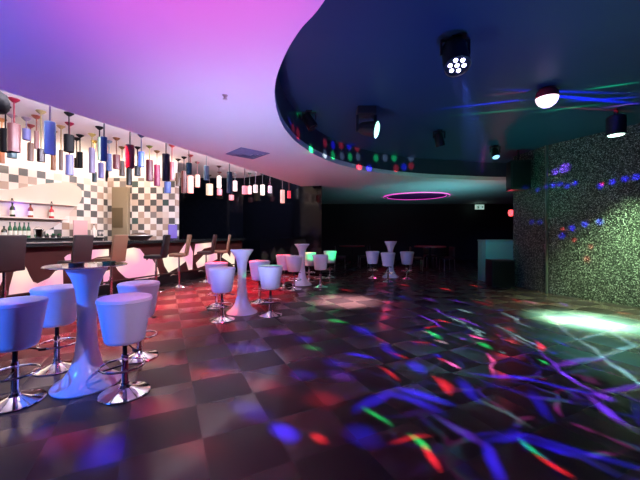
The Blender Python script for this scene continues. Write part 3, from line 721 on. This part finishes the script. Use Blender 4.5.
# ------------------------------------------------------------------ far right corner
M['booth'] = mat('teal_lit_booth', (.13, .22, .21), .5, var=.05)  # teal light on the white booth is put into its base colour
t = thing('dj_booth', 'pale teal lit booth cabinet behind the black subwoofer', 'booth', (5.17, 9.1, 0), radians(-3))
bm = bmesh.new(); box(bm, (-.50, -.12, 0), (.42, .12, 1.16), .015); link('front_board', bm, 'booth', t)
bm = bmesh.new(); box(bm, (-.52, -.14, 1.16), (.44, .4, 1.19), .006); link('top_board', bm, 'booth', t)
bm = bmesh.new(); box(bm, (-.50, .12, 0), (-.46, .38, 1.16), .004); link('side_board', bm, 'booth', t)
t = thing('subwoofer', 'black square subwoofer on the floor in front of the pale booth', 'loudspeaker', (4.66, 8.3, 0), radians(-6))
bm = bmesh.new(); box(bm, (-.28, -.22, .02), (.27, .2, .70), .015); link('cabinet', bm, 'black', t)
bm = bmesh.new(); box(bm, (-.25, -.233, .06), (.24, -.221, .66), .004); link('grille', bm, 'blackm', t)
for sx in (-.23, .22):
    for sy in (-.17, .15):
        bm = bmesh.new(); cyl(bm, .03, 0, .02, (sx, sy, 0), 12); link('rubber_foot', bm, 'black', t)
# exit sign: white board with running figure and arrow
M['sign'] = glow('exit_sign_face', (.55, .9, .75), .55); M['signg'] = mat('exit_sign_green', (.02, .22, .10), .5)
t = thing('exit_sign', 'small lit exit sign on the dark wall above the booth', 'sign', PZ(479.5, 207, 15.8) , 0)
bm = bmesh.new(); box(bm, (-.22, -.02, -.12), (.22, .02, .12), .006); link('sign_box', bm, 'sign', t)
bm = bmesh.new(); tube(bm, [(0, 0, .11), (0, 0, HS - PZ(479.5, 207, 15.8).z)], .012, 8); link('hanger', bm, 'black', t)
bm = bmesh.new()
for (a, b) in (((-.13, -.08), (-.03, .02)), ((-.03, .02), (-.10, .03)), ((-.03, .02), (-.06, -.1)), ((-.1, .03), (-.14, -.02))):
    tube(bm, [(a[0], -.024, a[1]), (b[0], -.024, b[1])], .012, 6)
lathe(bm, [(0, -.02), (.02, -.01), (.02, .01), (0, .02)], 10, (-.04, -.024, .07)); link('running_figure', bm, 'signg', t)
bm = bmesh.new(); tube(bm, [(.03, -.024, 0), (.17, -.024, 0)], .012, 6); tube(bm, [(.11, -.024, .05), (.17, -.024, 0), (.11, -.024, -.05)], .012, 6); link('arrow', bm, 'signg', t)
# red wall lamp
t = thing('wall_lamp', 'red glowing wall lamp beside the sequin wall corner', 'wall lamp', PZ(511, 213, 8.58))
bm = bmesh.new(); lathe(bm, [(0, -.09), (.05, -.08), (.07, 0), (.05, .08), (0, .09)], 20); link('lamp_shade', bm, 'ledr', t)
bm = bmesh.new(); box(bm, (.04, -.03, -.06), (.16, .03, .06), .006); link('wall_plate', bm, 'black', t)
lamp('red_lamp', 'POINT', PZ(507, 212, 8.75), (1, .05, .1), 9, radius=.06)

# dark lounge furniture at the far wall
M['redlit_top'] = mat('red_lit_table_top', (.30, .02, .03), .35)  # red light on the dark table tops is put into their colour
def lowtable(px, Z, lab, r):
    t = thing('lounge_table', lab, 'table', ((px - 320) / F * Z, Z, 0), 0, 'red lit tables at the far wall')
    bm = bmesh.new(); lathe(bm, [(0, .86), (r, .86), (r, .90), (0, .90)], 40); link('tabletop', bm, 'redlit_top', t)
    bm = bmesh.new(); cyl(bm, .04, .03, .86, n=14); link('column', bm, 'blackm', t)
    bm = bmesh.new(); lathe(bm, [(0, 0), (.26, 0), (.25, .02), (.05, .04), (0, .04)], 28); link('base_plate', bm, 'blackm', t)
lowtable(430, 12.2, 'round red lit table right of the farthest white table', .58)
lowtable(352, 12.8, 'round red lit table left of the farthest white table', .50)
def darkstool(px, Z, lab, a):
    t = thing('lounge_chair', lab, 'chair', ((px - 320) / F * Z, Z, 0), a, 'dark chairs at the far tables')
    bm = bmesh.new(); box(bm, (-.22, -.22, .42), (.22, .22, .50), .02); link('seat', bm, 'brown', t)
    bm = bmesh.new(); box(bm, (-.22, .17, .50), (.22, .22, .88), .02); link('backrest', bm, 'brown', t)
    for sx in (-1, 1):
        for sy in (-1, 1):
            bm = bmesh.new(); tube(bm, [(sx * .19, sy * .19, .42), (sx * .205, sy * .205, 0)], .014, 8); link('leg', bm, 'trim', t)
darkstool(416, 11.9, 'dark chair at the left of the right red lit table', 1.4)
darkstool(447, 12.0, 'dark chair at the right of the right red lit table', -1.5)
darkstool(430, 13.2, 'dark chair behind the right red lit table', 0)
darkstool(340, 12.6, 'dark chair at the left of the left red lit table', 1.5)
darkstool(364, 12.9, 'dark chair at the right of the left red lit table', -1.5)
lamp('far_red_light', 'SPOT', (3.0, 14.5, 2.7), (1, .03, .15), 60, (3.4, 12.2, .8), 70, .8, .05)

# ------------------------------------------------------------------ coloured patterns thrown on the floor by the effect lights
B, V, R_, GR, CY, WH, PK = (.03, .02, 1.25), (.20, .05, 1.2), (1, .03, .05), (.02, 1.3, .25), (.35, .95, 1), (.9, .9, 1), (1, .15, .6)
A, BL, CL, DL_ = [], [], [], []
# each blob: (x1, y1, x2, y2, half width in metres, colour, strength) ends given where they fall on the floor in the photo
A += [(362, 412, 385, 392, .05, B, .9), (385, 392, 436, 409, .05, B, .7), (370, 412, 391, 425, .022, GR, .8), (440, 416, 489, 446, .035, V, .35),
      (411, 437, 428, 450, .022, GR, .8), (424, 448, 441, 467, .022, R_, .9), (490, 444, 493, 474, .03, B, .9), (497, 440, 530, 436, .03, B, .7),
      (530, 436, 640, 468, .03, B, .7), (524, 441, 548, 457, .02, GR, .8), (545, 458, 573, 474, .022, R_, 1.0), (392, 441, 424, 435, .018, R_, .45),
      (444, 379, 452, 390, .03, R_, .8), (460, 380, 476, 399, .045, B, .9), (480, 400, 523, 424, .022, CY, .16), (532, 394, 551, 417, .04, B, .6),
      (276, 427, 292, 440, .055, B, 1.3), (313, 436, 327, 443, .03, R_, .6), (236, 404, 268, 418, .07, B, .3), (90, 444, 112, 456, .09, B, .18)]
BL += [(588, 396, 632, 427, .035, V, .6), (596, 394, 612, 400, .05, V, .9), (329, 320, 346, 322, .05, GR, .6), (354, 327, 369, 335, .07, B, .8),
       (350, 354, 373, 357, .035, B, 1.1), (384, 344, 396, 356, .05, B, .8), (392, 352, 408, 358, .02, R_, .9), (412, 363, 421, 371, .07, B, .9),
       (378, 367, 396, 379, .02, R_, .9), (400, 389, 442, 400, .05, B, 1.2), (436, 377, 450, 391, .03, R_, .9), (428, 331, 439, 338, .04, GR, 1.2),
       (427, 328, 441, 326, .03, R_, 1.0), (436, 320, 447, 322, .03, R_, 1.0), (419, 315, 446, 329, .025, V, 1.0), (439, 312, 482, 327, .03, V, .9),
       (446, 316, 462, 323, .035, CY, .7), (458, 309, 471, 313, .04, CY, .6), (470, 335, 482, 339, .035, PK, 1.3), (469, 327, 481, 335, .03, CY, .9)]
CL += [(436, 340, 447, 344, .03, WH, .7), (413, 341, 431, 343, .02, R_, .5), (439, 359, 447, 362, .025, R_, .8), (434, 354, 441, 358, .03, B, .9),
       (479, 343, 490, 348, .035, GR, 1.2), (484, 353, 494, 362, .022, PK, .9), (494, 361, 495, 375, .02, PK, .7), (478, 374, 540, 383, .035, B, .8),
       (540, 383, 600, 396, .03, B, .5), (555, 366, 603, 357, .045, V, .7), (538, 342, 542, 351, .03, R_, 1.1), (496, 325, 542, 348, .022, CY, .6),
       (503, 312, 527, 327, .03, CY, .5), (600, 392, 640, 384, .03, V, .5), (616, 313, 632, 314, .03, R_, .8), (512, 299, 522, 302, .035, R_, 1.1),
       (525, 301, 536, 303, .03, PK, .9), (540, 303, 552, 304, .03, R_, .6), (300, 337, 308, 341, .08, B, .35), (298, 372, 310, 377, .08, B, .4),
       (306, 346, 318, 350, .06, GR, .25)]
DL_ += [(545, 314, 577, 339, .03, CY, .35), (577, 339, 601, 356, .03, CY, .35), (601, 356, 640, 385, .03, CY, .3), (577, 339, 610, 331, .03, CY, .45),  # cyan and violet lattice lines stand in for reflections off the floor tiles
        (601, 356, 634, 345, .035, CY, .4), (607, 330, 640, 349, .035, CY, .5), (541, 352, 500, 329, .02, CY, .25), (541, 352, 561, 371, .025, V, .4),
        (561, 371, 590, 389, .025, V, .4), (556, 318, 628, 325, .50, (.25, 1, .58), 3.6), (562, 320, 612, 325, .30, (.45, 1, .70), 4.5), (540, 335, 620, 345, .8, (.2, .9, .7), .10),
        (450, 300, 470, 304, .05, V, .4), (380, 290, 390, 293, .05, PK, .5), (440, 288, 452, 291, .05, R_, .6), (470, 285, 480, 287, .05, R_, .5), (425, 298, 436, 301, .05, V, .6), (474, 301, 492, 306, .04, R_, .4),
        (400, 296, 410, 299, .06, B, .6), (398, 284, 408, 286, .05, R_, .6), (342, 289, 352, 291, .06, R_, .7)]
EL = [(140, 405, 175, 412, .12, R_, .16), (40, 436, 80, 444, .12, R_, .10), (190, 372, 225, 378, .12, R_, .18), (310, 396, 335, 404, .1, R_, .14), (215, 326, 240, 330, .12, R_, .16), (95, 452, 112, 458, .1, B, .3),
      (232, 346, 262, 352, .1, B, .25), (150, 356, 180, 364, .12, R_, .16), (250, 384, 285, 392, .1, R_, .13), (350, 430, 372, 440, .07, B, .2), (270, 330, 290, 334, .1, V, .22), (330, 360, 345, 366, .08, B, .3), (180, 440, 215, 452, .1, R_, .08), (330, 372, 350, 380, .08, V, .25)]
rnd = random.Random(11); EM = []
for i in range(26):
    x, y = rnd.uniform(405, 560), rnd.uniform(298, 362); l = rnd.uniform(3, 11); sl = rnd.choice((.45, .6, -.1, .3))
    EM.append((x, y, x + l, y + l * sl, rnd.uniform(.012, .03), rnd.choice((B, B, V, CY, R_, PK, GR, WH)), rnd.uniform(.35, 1.0)))
def gobo(name, pos, blobs, watt, plane=0., net=None):
    """a lamp whose lens throws coloured patches; coordinates are where they land on a level plane"""
    up = 1 if plane > pos[2] else -1
    o = lamp(name, 'SPOT', pos, (1, 1, 1), watt, (pos[0], pos[1], pos[2] + up), 168, .0, .012)
    d = o.data; d.use_nodes = True; nt = d.node_tree
    em = [n for n in nt.nodes if n.type == 'EMISSION'][0]
    g = nd(nt, 'ShaderNodeNewGeometry'); s = nd(nt, 'ShaderNodeSeparateXYZ'); nt.links.new(g.outputs['Incoming'], s.inputs[0])
    k = mth(nt, 'DIVIDE', plane - pos[2], s.outputs['Z']); H_ = abs(plane - pos[2])
    X = mth(nt, 'MULTIPLY_ADD', s.outputs['X'], k, pos[0]); Y = mth(nt, 'MULTIPLY_ADD', s.outputs['Y'], k, pos[1])
    c0 = nd(nt, 'ShaderNodeCombineXYZ'); nt.links.new(X, c0.inputs[0]); nt.links.new(Y, c0.inputs[1])
    nz = nd(nt, 'ShaderNodeTexNoise'); nz.inputs['Scale'].default_value = 2.3; nz.inputs['Detail'].default_value = 1; nt.links.new(c0.outputs[0], nz.inputs['Vector'])
    sb = nd(nt, 'ShaderNodeVectorMath', operation='SUBTRACT'); nt.links.new(nz.outputs['Color'], sb.inputs[0]); sb.inputs[1].default_value = (.5, .5, .5)
    sw = nd(nt, 'ShaderNodeVectorMath', operation='SCALE'); nt.links.new(sb.outputs[0], sw.inputs[0]); sw.inputs['Scale'].default_value = .17 if plane == 0 else 0.
    cv = nd(nt, 'ShaderNodeVectorMath', operation='ADD'); nt.links.new(c0.outputs[0], cv.inputs[0]); nt.links.new(sw.outputs[0], cv.inputs[1])
    acc = None
    for (x1, y1, x2, y2, hw, col, st) in blobs:
        p, q = (Vector(G(x1, y1)), Vector(G(x2, y2))) if plane == 0 else [Vector(((x_ - 320) / (HZ - y_) * (plane - EYE), F / (HZ - y_) * (plane - EYE))) for x_, y_ in ((x1, y1), (x2, y2))]; c = (p + q) / 2; dd = q - p; hl = dd.length / 2 + hw * .5
        mp = nd(nt, 'ShaderNodeMapping', vector_type='TEXTURE')
        mp.inputs['Location'].default_value = (c.x, c.y, 0); mp.inputs['Rotation'].default_value = (0, 0, atan2(dd.y, dd.x)); mp.inputs['Scale'].default_value = (hl * 1.12, hw * 1.35, 1)
        nt.links.new(cv.outputs[0], mp.inputs[0])
        ln = nd(nt, 'ShaderNodeVectorMath', operation='LENGTH'); nt.links.new(mp.outputs[0], ln.inputs[0])
        mr = nd(nt, 'ShaderNodeMapRange', interpolation_type='SMOOTHSTEP'); mr.inputs['From Min'].default_value = 1.35; mr.inputs['From Max'].default_value = .1
        nt.links.new(ln.outputs['Value'], mr.inputs['Value'])
        r2 = (c.x - pos[0]) ** 2 + (c.y - pos[1]) ** 2 + H_ ** 2; gain = st * r2 ** 1.5 / H_ / 5.8
        sc_ = nd(nt, 'ShaderNodeVectorMath', operation='SCALE'); sc_.inputs[0].default_value = [v * gain for v in col]; nt.links.new(mr.outputs[0], sc_.inputs['Scale'])
        if acc is None: acc = sc_.outputs[0]
        else:
            ad = nd(nt, 'ShaderNodeVectorMath', operation='ADD'); nt.links.new(acc, ad.inputs[0]); nt.links.new(sc_.outputs[0], ad.inputs[1]); acc = ad.outputs[0]
    if net:                                             # a net of fine lines drawn for tile reflections around (cx, cy)
        cx_, cy_, rad, gain, scale = net
        vo = nd(nt, 'ShaderNodeTexVoronoi', feature='DISTANCE_TO_EDGE'); vo.inputs['Scale'].default_value = scale; nt.links.new(cv.outputs[0], vo.inputs['Vector'])
        mr = nd(nt, 'ShaderNodeMapRange', interpolation_type='SMOOTHSTEP'); mr.inputs['From Min'].default_value = .085; mr.inputs['From Max'].default_value = .0; nt.links.new(vo.outputs['Distance'], mr.inputs['Value'])
        n2 = nd(nt, 'ShaderNodeTexNoise'); n2.inputs['Scale'].default_value = 1.9; nt.links.new(cv.outputs[0], n2.inputs['Vector'])
        col = ramp(nt, n2.outputs['Fac'], [(.30, (0, 0, 0)), (.40, (.03, .01, 1.2)), (.47, (.02, .02, .05)), (.52, (.15, .04, 1.3)), (.57, (.08, .3, .45)), (.61, (.5, .03, .4)), (.64, (.0, .0, .0))], False)
        dm = nd(nt, 'ShaderNodeVectorMath', operation='DISTANCE'); nt.links.new(c0.outputs[0], dm.inputs[0]); dm.inputs[1].default_value = (cx_, cy_, 0)
        mk = nd(nt, 'ShaderNodeMapRange', interpolation_type='SMOOTHSTEP'); mk.inputs['From Min'].default_value = rad; mk.inputs['From Max'].default_value = rad * .4; nt.links.new(dm.outputs['Value'], mk.inputs['Value'])
        r3 = mth(nt, 'POWER', mth(nt, 'ABSOLUTE', k), 3.0)
        w_ = mth(nt, 'MULTIPLY', mth(nt, 'MULTIPLY', mr.outputs[0], mk.outputs[0]), mth(nt, 'MULTIPLY', r3, gain / H_ / 9.))
        sc_ = nd(nt, 'ShaderNodeVectorMath', operation='SCALE'); nt.links.new(col, sc_.inputs[0]); nt.links.new(w_, sc_.inputs['Scale'])
        ad = nd(nt, 'ShaderNodeVectorMath', operation='ADD'); nt.links.new(acc, ad.inputs[0]); nt.links.new(sc_.outputs[0], ad.inputs[1]); acc = ad.outputs[0]
    nt.links.new(acc, em.inputs['Color']); em.inputs['Strength'].default_value = 1
    return o
GW = 3800
gobo('pattern_projector', (1.4, 3.15, 2.88), A, GW)
gobo('pattern_projector', tuple(DL), BL, GW)
gobo('pattern_projector', (3.2, 4.2, 3.0), CL, GW, net=(2.7, 3.6, 3.2, .26, 2.5))
gobo('pattern_projector', tuple(SL), DL_, GW)
gobo('pattern_projector', (.7, 3.6, 2.85), EL, GW)
gobo('pattern_projector', (2.6, 5.0, 2.9), EM, GW)
# warm white pool among the stools, green-white light grazing the sequin wall
pw = G(346, 301); lamp('white_pool_light', 'SPOT', (pw[0] + .3, pw[1] - .6, 2.8), (1, .74, .80), 4200, (*pw, 0), 32, 1.0, .05)
lamp('green_wall_light', 'SPOT', tuple(SL), (.55, 1, .48), 1500, (SL.x + .55, SL.y + .2, 0), 92, 1.0, .05)
for px_, py_, z_, e_ in ((330, 277, .68, 2600), (309, 280.8, .72, 2600), (272, 314, .86, 900)):
    gx, gy = G(px_, py_); lamp('green_beam', 'SPOT', (2.2, 5.6, 2.9), (.02, 1, .25), e_, (gx, gy, z_), 5, .8, .02)
# dome washes
lamp('blue_dome_wash', 'SPOT', (1.6, 2.8, .9), (.02, .14, 1), 170, (1.9, 3.2, 3.4), 150, 1.0, .1)
lamp('green_dome_wash', 'SPOT', (4.0, 6.6, .7), (.03, .8, .40), 130, (4.0, 7.0, 3.4), 120, 1.0, .1)

# rows of coloured patches on the rim of the dark dome, and faint coloured streaks across its ceiling
RP = (2.9, 5.2, 2.55)
rows = [([(325, 143), (333, 145), (341, 145), (349, 146), (357, 148)], (R_, B)), ([(311, 149), (325, 154), (333, 155), (342, 156), (350, 157), (358, 157), (376, 158), (385, 158), (394, 158), (411, 158)], (GR, (.25, .3, .35))),
        ([(359, 167), (369, 168), (396, 168), (404, 167), (411, 166)], (R_, B)), ([(290, 118), (293, 126), (297, 112), (298, 133)], (B, R_, GR, R_))]
def rim_point(x, y):
    k = (x - 320) / F; best = None
    for a, b in zip(dome, dome[1:] + dome[:1]):
        fa, fb = a[0] - k * a[1], b[0] - k * b[1]
        if fa * fb <= 0 and fa != fb:
            t_ = fa / (fa - fb); Z = a[1] + t_ * (b[1] - a[1])
            if Z > 3.3 or x < 300: best = Z if best is None else max(best, Z)
    z = EYE + (HZ - y) / F * best
    if z > HD: best = F * (HD - EYE) / (HZ - y); z = HD
    return Vector((k * best, best, z))
o = lamp('rim_pattern_light', 'SPOT', RP, (1, 1, 1), 1300, (1.0, 7.6, 3.15), 150, 0., .01)
d = o.data; d.use_nodes = True; nt = d.node_tree; em = [n for n in nt.nodes if n.type == 'EMISSION'][0]
g = nd(nt, 'ShaderNodeNewGeometry'); acc = None
for pts, cols in rows:
    for i, (x, y) in enumerate(pts):
        v = rim_point(x, y) - Vector(RP); L = v.length; v.normalize(); c = cols[i % len(cols)]
        ds = nd(nt, 'ShaderNodeVectorMath', operation='DISTANCE'); nt.links.new(g.outputs['Incoming'], ds.inputs[0]); ds.inputs[1].default_value = v
        mr = nd(nt, 'ShaderNodeMapRange', interpolation_type='SMOOTHSTEP'); mr.inputs['From Min'].default_value = .036; mr.inputs['From Max'].default_value = .016; nt.links.new(ds.outputs['Value'], mr.inputs['Value'])
        sc_ = nd(nt, 'ShaderNodeVectorMath', operation='SCALE'); sc_.inputs[0].default_value = [q * L * L / 9 for q in c]; nt.links.new(mr.outputs[0], sc_.inputs['Scale'])
        if acc is None: acc = sc_.outputs[0]
        else:
            ad = nd(nt, 'ShaderNodeVectorMath', operation='ADD'); nt.links.new(acc, ad.inputs[0]); nt.links.new(sc_.outputs[0], ad.inputs[1]); acc = ad.outputs[0]
nt.links.new(acc, em.inputs['Color']); em.inputs['Strength'].default_value = 1
ST = [(556, 96, 640, 104, .035, B, .55), (575, 101, 640, 97, .03, B, .35), (590, 89, 640, 82, .02, GR, .4), (480, 96, 535, 91, .02, R_, .18), (430, 110, 530, 99, .03, B, .22),
      (540, 112, 600, 104, .02, GR, .25), (560, 107, 640, 112, .02, R_, .2), (450, 116, 540, 108, .03, GR, .1), (600, 108, 640, 103, .02, PK, .4), (510, 90, 640, 94, .03, B, .25)]
gobo('streak_light', (3.3, 4.0, 2.75), ST, GW * 1.6, plane=HD)

# blue and red flecks on the sequin wall
def wall_pt(x, y):
    k = (x - 320) / F; a, b = ((5.22, 7.37), (8.55, .1)) if x > 546 else ((5.10, 8.45), (5.22, 7.37))
    t_ = (k * a[1] - a[0]) / ((b[0] - a[0]) - k * (b[1] - a[1])); Z = a[1] + t_ * (b[1] - a[1])
    return Vector((k * Z, Z, EYE - (y - HZ) / F * Z))
WP = (2.6, 5.4, 2.6)
fl = [(x, y, B, .016) for x, y in ((546, 187), (553, 185), (560, 184), (567, 186), (575, 183), (530, 190), (538, 190), (600, 186), (612, 182), (625, 179), (636, 177), (585, 224), (572, 228), (600, 222), (562, 236), (532, 222), (540, 222))] + \
     [(565, 168, V, .03), (555, 172, V, .02), (574, 240, R_, .010), (591, 247, R_, .012), (587, 259, R_, .014), (602, 184, R_, .010), (563, 229, R_, .010)]
o = lamp('wall_pattern_light', 'SPOT', WP, (1, 1, 1), 2600, (5.4, 6.5, 2.0), 120, 0., .01)
d = o.data; d.use_nodes = True; nt = d.node_tree; em = [n for n in nt.nodes if n.type == 'EMISSION'][0]
g = nd(nt, 'ShaderNodeNewGeometry'); acc = None
for x, y, c, rr in fl:
    v = wall_pt(x, y) - Vector(WP); L = v.length; v.normalize()
    ds = nd(nt, 'ShaderNodeVectorMath', operation='DISTANCE'); nt.links.new(g.outputs['Incoming'], ds.inputs[0]); ds.inputs[1].default_value = v
    mr = nd(nt, 'ShaderNodeMapRange', interpolation_type='SMOOTHSTEP'); mr.inputs['From Min'].default_value = rr * 1.5; mr.inputs['From Max'].default_value = rr * .5; nt.links.new(ds.outputs['Value'], mr.inputs['Value'])
    sc_ = nd(nt, 'ShaderNodeVectorMath', operation='SCALE'); sc_.inputs[0].default_value = [q * L * L / 9 * .45 for q in c]; nt.links.new(mr.outputs[0], sc_.inputs['Scale'])
    if acc is None: acc = sc_.outputs[0]
    else:
        ad = nd(nt, 'ShaderNodeVectorMath', operation='ADD'); nt.links.new(acc, ad.inputs[0]); nt.links.new(sc_.outputs[0], ad.inputs[1]); acc = ad.outputs[0]
nt.links.new(acc, em.inputs['Color']); em.inputs['Strength'].default_value = 1
lamp('booth_teal_light', 'SPOT', (3.6, 7.4, 2.6), (.1, .85, .7), 130, (4.95, 9.0, .8), 34, 1.0, .05)

# faint haze lit by the violet stage light, a slanting shaft
hm = bpy.data.materials.new('thin_haze'); hm.use_nodes = True; nt = hm.node_tree; nt.nodes.clear()
out = nd(nt, 'ShaderNodeOutputMaterial'); vsx = nd(nt, 'ShaderNodeVolumeScatter'); vsx.inputs['Density'].default_value = .05; vsx.inputs['Color'].default_value = (.9, .9, 1, 1); nt.links.new(vsx.outputs[0], out.inputs['Volume'])
a_ = Vector((1.41, 3.17, 2.93)); b_ = PZ(478, 160, 4.9); q_ = (b_ - a_).to_track_quat('Z', 'Y').to_matrix().to_4x4(); L_ = (b_ - a_).length
bm = bmesh.new(); lathe(bm, [(0, 0), (.10, 0), (.22, L_), (0, L_)], 28, tilt=Matrix.Translation(a_) @ q_)
o = link('haze', bm, hm); tag(o, 'faint blue shaft of haze slanting down from the violet stage light', 'haze', kind='stuff')
lamp('haze_beam', 'SPOT', tuple(a_ + (b_ - a_).normalized() * .02), (.05, .12, 1), 260, tuple(b_), 16, .4, .03)
